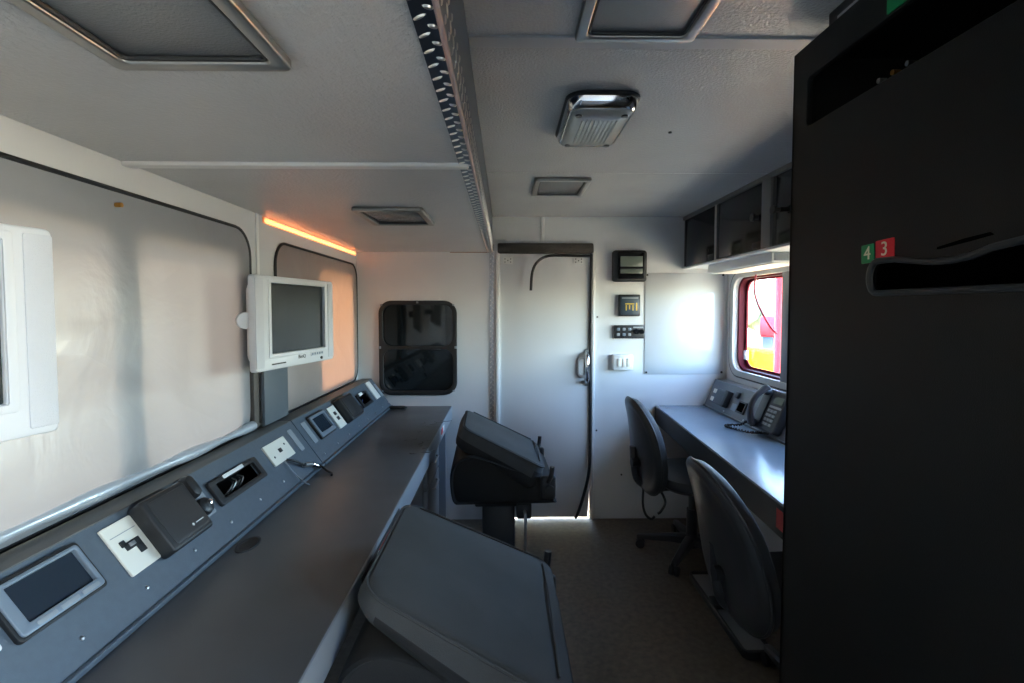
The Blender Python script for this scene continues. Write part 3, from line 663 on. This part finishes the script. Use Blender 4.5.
# ------------------------------------------------------------------ the black rack
rk = root('equipment_rack', 'tall black steel equipment rack filling the right side', 'rack', (1.0, .2, 0))
XF, YF = .65, 1.141
Y0 = .12
outer = [(Y0, .0), (YF, .0), (YF, 1.978), (Y0, 1.978)]
slot = rrect(.2, 1.802, 1.088, 1.905, .012)
flap = [(.885 - .018 * (1 - math.cos(t_)), 1.4655 + .028 * math.sin(t_)) for t_ in [R(a) for a in range(-90, 91, 15)]]
flap = [(.45, 1.437), (.867, 1.4375)] + [(.867 + .018 * math.cos(R(a)), 1.4655 + .028 * math.sin(R(a))) for a in range(-90, 91, 18)] + [(.83, 1.493), (.79, 1.487), (.755, 1.482), (.72, 1.481), (.69, 1.484), (.66, 1.492), (.62, 1.497), (.45, 1.50)]
finish('side_panel', plate(outer, [slot, flap], .012, WX(XF), .002), m_rack, rk, False)
finish('back_panel', bx((1.44, Y0, 0), (1.45, YF, 1.978)), m_rack, rk, False)
finish('end_panel', bx((XF, YF - .012, .0), (1.45, YF - .0005, 1.977), .002), m_rack, rk, False)
finish('end_panel', bx((XF, Y0, .0), (1.45, Y0 + .012, 1.977), .002), m_rack, rk, False)
finish('top_panel', bx((XF + .012, Y0 + .012, 1.966), (1.44, YF - .012, 1.978)), m_rack, rk, False)
rim = finish('handle_rim', tb([(XF - .001, a, b_) for a, b_ in flap], .0055, closed=True, n=8), M('rim_grey', (.032, .032, .032), .45), rk)
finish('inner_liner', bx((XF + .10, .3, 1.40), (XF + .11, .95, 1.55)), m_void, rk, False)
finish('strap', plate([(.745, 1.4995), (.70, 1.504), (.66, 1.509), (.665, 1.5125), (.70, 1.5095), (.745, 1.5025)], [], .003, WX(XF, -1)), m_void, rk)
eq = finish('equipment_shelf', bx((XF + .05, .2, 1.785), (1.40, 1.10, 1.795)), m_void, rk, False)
for i in range(9):
    y = .925 + (i % 3) * .035; z = 1.815 + (i // 3) * .022
    finish('contact', cy((XF + .10, y, z), (XF + .085, y, z), .005, 10), m_brass if i % 2 else m_steel, eq)
finish('contact', bx((XF + .08, .955, 1.80), (XF + .085, .962, 1.84)), m_steel, eq)
def sticker(label, ch, mat, y0, y1, z0, z1, tilt):
    s_ = root('number_sticker', label, 'sticker', (XF - .001, (y0 + y1) / 2, (z0 + z1) / 2), group='numbered squares on the black rack')
    cyy, czz = (y0 + y1) / 2, (z0 + z1) / 2
    def plc(a, b_, c):
        aa = a * math.cos(tilt) - b_ * math.sin(tilt); bb = a * math.sin(tilt) + b_ * math.cos(tilt)
        return (XF - .0005 - c, cyy - aa, czz + bb)
    hw, hh = (y1 - y0) / 2, (z1 - z0) / 2
    finish('square', plate(rrect(-hw, -hh, hw, hh, .002, 2), [], .002, plc, .0004), mat, s_)
    finish('numeral', text(ch, .034, .0008, lambda a, b_, c: plc(a, b_, c + .002)), m_print, s_)
sticker('small green square with a 4 on the black rack, left of the red one', '4', m_green, .8745, .905, 1.492, 1.525, R(2))
sticker('small red square with a 3 on the black rack, right of the green one', '3', m_redst, .829, .8705, 1.495, 1.529, R(2))
finish('green_sticker', plate(rrect(.815, 1.908, .862, 1.935, .002), [], .002, WX(XF - .0005, -1)), m_green, label='green sticker at the top edge of the black rack', cat='sticker')
fb = root('rack_top_box', 'black box squeezed between the rack top and the ceiling', 'box', (1.0, .5, 1.978))
finish('casing', bx((XF + .012, .14, 1.9785), (1.42, 1.04, ZR - .001), .002), m_blackpl, fb)
finish('vent_slot', bx((XF + .010, .9, 1.985), (XF + .0125, 1.01, 1.991)), m_steel, fb, False)

# ------------------------------------------------------------------ folded pedestal seats
def stool(label, loc, rz, wh, wt, kh, hx):
    s_ = root('pedestal_seat', label, 'seat', loc, rz, 'folded seats at the left desk', local=True)
    s_.scale = (1, 1, 1.03)
    finish('floor_plate', bx((-.17, -.16, 0), (.16, .16, .014), .004), m_blackpl, s_)
    finish('pedestal', bx((-.115, -.10, .012), (.045, .10, .45), .012), m_blackpl, s_)
    finish('swivel_plate', bx((-.15, -.14, .448), (.12, .14, .494), .008), m_black, s_)
    rl = finish('slide_rail', bx((.05, -.17, .40), (.12, .17, .47), .006), m_blackpl, s_)
    finish('lever_rod', tb([(.085, -.165, .44), (.09, -.19, .40), (.085, -.19, .20)], .007, sm=4), m_steel, s_)
    # seat cushion: side profile swept across the width, rounded ends
    prof = [(-.235, .492), (.195, .492), (.222, .505), (.228, .54), (.222, .585), (.16, .615), (.02, .655), (-.10, .70), (-.17, .715), (-.225, .695), (-.258, .645), (-.262, .57), (-.252, .51)]
    pr = [Vector((a, 0, b_)) for a, b_ in prof]; pr = smooth_pts(pr + [pr[0]], 3)[:-1]
    cx = sum((p.x for p in pr)) / len(pr); cz = sum((p.z for p in pr)) / len(pr)
    rings = []
    for y, sc in ((-.215, .80), (-.228, .90), (-.222, .97), (-.20, 1), (.20, 1), (.222, .97), (.228, .90), (.215, .80)):
        rings.append([(cx + (p.x - cx) * (1 - (1 - sc) * .35), y, cz + (p.z - cz) * (1 - (1 - sc) * .6)) for p in pr])
    bm = nb(); loft(bm, rings); finish('seat', bm, m_fabdk, s_)
    # backrest folded forward over the seat
    top0 = Vector((hx, 0, .652 - (hx - .185) * .4)); top1 = Vector((-.205, 0, .842)); ax = (top1 - top0).normalized(); nn = Vector((-ax.z, 0, ax.x));  nn = nn if nn.z > 0 else -nn
    Lb = (top1 - top0).length
    out = []
    for a, b_ in rrect(-.5, -.5, .5, .5, .11, 6): out.append((a, b_))
    def place(a, b_, c):      # a across, b along the back (hinge -> head)
        tpr = wh + (wt - wh) * (b_ + .5)
        crown = .012 * (1 - (2 * a) ** 2)
        k = 1.15 + (kh - 1.15) * (b_ + .5)  # thicker towards the head
        return top0 + ax * ((b_ + .5) * Lb) + Vector((0, 1, 0)) * (a * tpr) + nn * (c * k if c < -.001 else c + crown)
    P_ = [(.90, -.115), (.965, -.105), (1, -.085), (1.005, -.06), (1.0, -.03), (.985, -.010), (.955, 0), (.90, .002), (.6, .003), (.3, .003)]
    bm = nb(); rings = [[place(a * k, b_ * k, c) for a, b_ in out] for k, c in P_]; loft(bm, rings)
    bk = finish('backrest', bm, m_fabdk, s_); bk.data.materials.append(m_fabric)
    for p in bk.data.polygons:
        cc = p.center; d_ = (cc - (top0 + Vector((0, 0, 0)))).dot(nn)
        if d_ > -.05: p.material_index = 1
    finish('piping', tb([place(a * .985, b_ * .985, -.004) for a, b_ in out], .0035, closed=True, n=6), m_fabric, bk)
    finish('back_seam', tb([place(.455, b_ / 10, .004) for b_ in range(-4, 5)], .003, n=6), m_fabric, bk)
    finish('back_seam', tb([place(a / 10, -.42, .004) for a in range(-4, 5)], .003, n=6), m_fabric, bk)
    for sgn in (-1, 1):
        hg = finish('hinge', bx((.155, sgn * .236 - .012, .52), (.225, sgn * .236 + .012, .625), .012, 3), m_black, s_)
        kn = finish('recline_lever', tb([(.19, sgn * .245, .60), (.20, sgn * .268, .635), (.205, sgn * .272, .675)], .011, n=10, sm=4), m_blackpl, hg)
        finish('pivot_cap', cy((.195, sgn * .246, .565), (.195, sgn * .262, .565), .022, 16), m_blackpl, hg)
    return s_
stool('folded grey pedestal seat nearest the camera, overlapping the left desk edge', (-.078, 1.175, 0), 0, .56, .45, .42, .215)
stool('folded dark pedestal seat standing farther away before the sliding door', (.0, 2.50, 0), R(2), .46, .42, .85, .185)

# ------------------------------------------------------------------ office chairs
def office_chair(label, loc, rz, base_rot, tilt, strap):
    c = root('office_chair', label, 'chair', loc, rz, 'swivel office chairs at the right desk', local=True)
    finish('hub', join(cy((0, 0, .055), (0, 0, .125), .042, 18, .034)), m_shell, c)
    for k in range(5):
        a = base_rot + k * R(72); ca, sa = math.cos(a), math.sin(a)
        rings = []
        for r_, z0, z1, wv in ((.03, .070, .118, .027), (.12, .068, .108, .024), (.22, .060, .090, .020), (.295, .056, .078, .017), (.305, .058, .074, .012)):
            rings.append([(r_ * ca - s_ * wv * sa, r_ * sa + s_ * wv * ca, z) for s_, z in ((-1, z0), (1, z0), (1, z1 - .008), (.6, z1), (-.6, z1), (-1, z1 - .008))])
        bm = nb(); loft(bm, rings); lg = finish('leg', bm, m_shell, c)
        bm = nb(); px, py = .285 * ca, .285 * sa
        for s_ in (-1, 1): cyl(bm, (px - s_ * .007 * sa, py + s_ * .007 * ca, .026), (px - s_ * .023 * sa, py + s_ * .023 * ca, .026), .026, 16)
        cyl(bm, (px, py, .03), (px, py, .062), .008, 8); finish('castor', bm, m_black, lg)
    finish('gas_column', join(cy((0, 0, .12), (0, 0, .27), .030, 16), cy((0, 0, .26), (0, 0, .41), .020, 16)), m_blackpl, c)
    finish('mechanism', bx((-.12, -.07, .385), (.10, .07, .43), .012), m_shell, c)
    finish('seat_lever', tb([(.0, -.06, .405), (.0, -.2, .40), (.0, -.25, .395)], .006), m_blackpl, c)
    seat_o = [(.235 * (abs(math.cos(t_)) ** .62) * (1 if math.cos(t_) > 0 else -1), .235 * (abs(math.sin(t_)) ** .62) * (1 if math.sin(t_) > 0 else -1)) for t_ in [k * math.pi / 20 for k in range(40)]]
    finish('seat', pl(seat_o, [(.9, .428), (.99, .44), (1.01, .462), (.98, .488), (.9, .498), (.5, .494), (.1, .492)], lambda a, b_, cc: (a + .02, b_, cc - .02 * max(0, (a - .12) / .1) ** 2)), m_chairfab, c)
    finish('seat_shell', pl(seat_o, [(.6, .415), (.9, .420), (.98, .438)], lambda a, b_, cc: (a + .02, b_, cc)), m_shell, c)
    # back: a = across, b = up, c = forward
    hh = .26
    out = []
    for k in range(48):
        t_ = k * 2 * math.pi / 48; ca, sa = math.cos(t_), math.sin(t_)
        e = .72; x = (abs(ca) ** e) * (1 if ca > 0 else -1); y = (abs(sa) ** e) * (1 if sa > 0 else -1)
        out.append((x * (.205 - .045 * y - .025 * y * y), y * hh))
    def bp(a, b_, cc):
        x = -.235 + cc + .55 * a * a - .10 * (b_ / hh) ** 2 * .25
        z = .650 + b_
        x -= math.tan(tilt) * (b_ + hh) - .02 * math.sin(b_ / hh * 2)
        return (x, a, z)
    bc = finish('back_cushion', pl(out, [(1.0, -.006), (1.01, .012), (.98, .034), (.90, .046), (.78, .047), (.74, .043), (.70, .047), (.45, .050), (.1, .052)], bp), m_chairfab, c)
    bs = finish('back_shell', pl(out, [(1.015, .004), (1.02, -.010), (.97, -.022), (.90, -.028), (.84, -.026), (.80, -.030), (.5, -.040), (.1, -.044)], bp), m_shell, c)
    finish('shell_rim', tb([bp(a * 1.018, b_ * 1.018, -.002) for a, b_ in out], .006, closed=True, n=8), m_shell, bs)
    finish('back_bracket', tb([(-.06, 0, .405), (-.20, 0, .395), (-.26, 0, .405), (-.325, 0, .45), (-.345, 0, .54), (-.352, 0, .64)], .020, n=10, sm=5), m_shell, c)
    finish('tilt_knob', cy((-.33, -.04, .56), (-.375, -.04, .56), .024, 14), m_blackpl, c)
    if strap:
        finish('hanging_strap', tb([(-.30, -.03, .42), (-.31, -.05, .33), (-.295, -.055, .27), (-.265, -.06, .245), (-.245, -.06, .26)], .007, sm=6), m_black, c)
        finish('hanging_strap', tb([(-.215, -.05, .41), (-.185, -.06, .34), (-.21, -.065, .29), (-.23, -.065, .275)], .007, sm=6), m_black, c)
    return c
office_chair('black swivel office chair by the back wall, at the far end of the right desk', (1.07, 2.80, 0), R(5), R(-128 - 5), R(14), True)
office_chair('black swivel office chair nearer the camera, partly behind the black rack', (1.045, 1.62, 0), R(2), R(16), R(19), False)

fr = root('foot_tray', 'low black floor tray with worn grey pads, beneath the nearer office chair', 'tray', (1.03, 2.25, 0))
finish('tray_frame', plate(rrect(.96, 1.93, 1.085, 2.56, .03), [rrect(.972, 2.30, 1.073, 2.545, .01), rrect(.972, 1.95, 1.073, 2.24, .01)], .035, WZ(0), .004), m_blackpl, fr)
for y0, y1 in ((2.29, 2.55), (1.94, 2.25)): finish('pad', bx((.968, y0, .002), (1.077, y1, .022), .003), M('pad_grey', (.20, .21, .22), .4), fr)
finish('bridge', bx((.965, 2.235, .03), (1.08, 2.305, .05), .005), m_black, fr)

# ------------------------------------------------------------------ outside the windows
structure('ground', bx((-30, -30, -1.06), (60, 50, -1.0)), m_conc)
yw = finish('barrier_wall', bx((6.0, 7.0, -1.0), (6.6, 17.0, .40), .03), m_yellow, label='low yellow barrier in bright sun seen through the right window', cat='barrier')
hs_ = root('building', 'pale low building with a red tiled roof far outside the right window', 'building', (22, 36, -1))
finish('wall', bx((14, 36, -1), (30, 41, 2.6)), m_pale, hs_, False)
bm = nb(); loft(bm, [[(x, y, z) for y, z in ((35.6, 2.6), (38.5, 3.6), (41.4, 2.6))] for x in (13.6, 30.4)]); finish('roof', bm, m_roof, hs_, False)
for x in (15.5, 18.2, 20.9, 23.6): finish('window', bx((x, 35.9, .3), (x + 1.2, 36.02, 1.8)), m_tint, hs_, False)
tr = root('tree', 'bushy green tree outside the right window before the pale building', 'tree', (12.5, 26, -1))
bm = nb(); rnd = random.Random(2)
for i in range(16):
    g_ = bmesh.ops.create_icosphere(bm, subdivisions=2, radius=rnd.uniform(.5, .9))['verts']; d_ = Vector((rnd.uniform(-1.2, 1.2), rnd.uniform(-1.2, 1.2), rnd.uniform(-.7, .9)))
    for v in g_: v.co = v.co * rnd.uniform(.85, 1.15) + Vector((12.5, 26, 1.1)) + d_
finish('crown', bm, m_leaf, tr); finish('trunk', cy((12.5, 26, -1), (12.5, 26, .8), .16, 10), m_postd, tr)
tk = root('tank', 'round red tank on a stand outside the right window', 'tank', (9.6, 18.3, -1))
finish('drum', cy((9.45, 18.3, .75), (9.9, 18.0, .75), .40, 24), m_red, tk); finish('stand', bx((9.3, 17.9, -1), (9.95, 18.5, .4), .02), m_tint, tk)
finish('pole', tb([(3.05, 5.55, -1), (3.0, 5.45, 2.6)], .035, n=10), m_red, label='thin red pole standing just outside the right window', cat='pole')
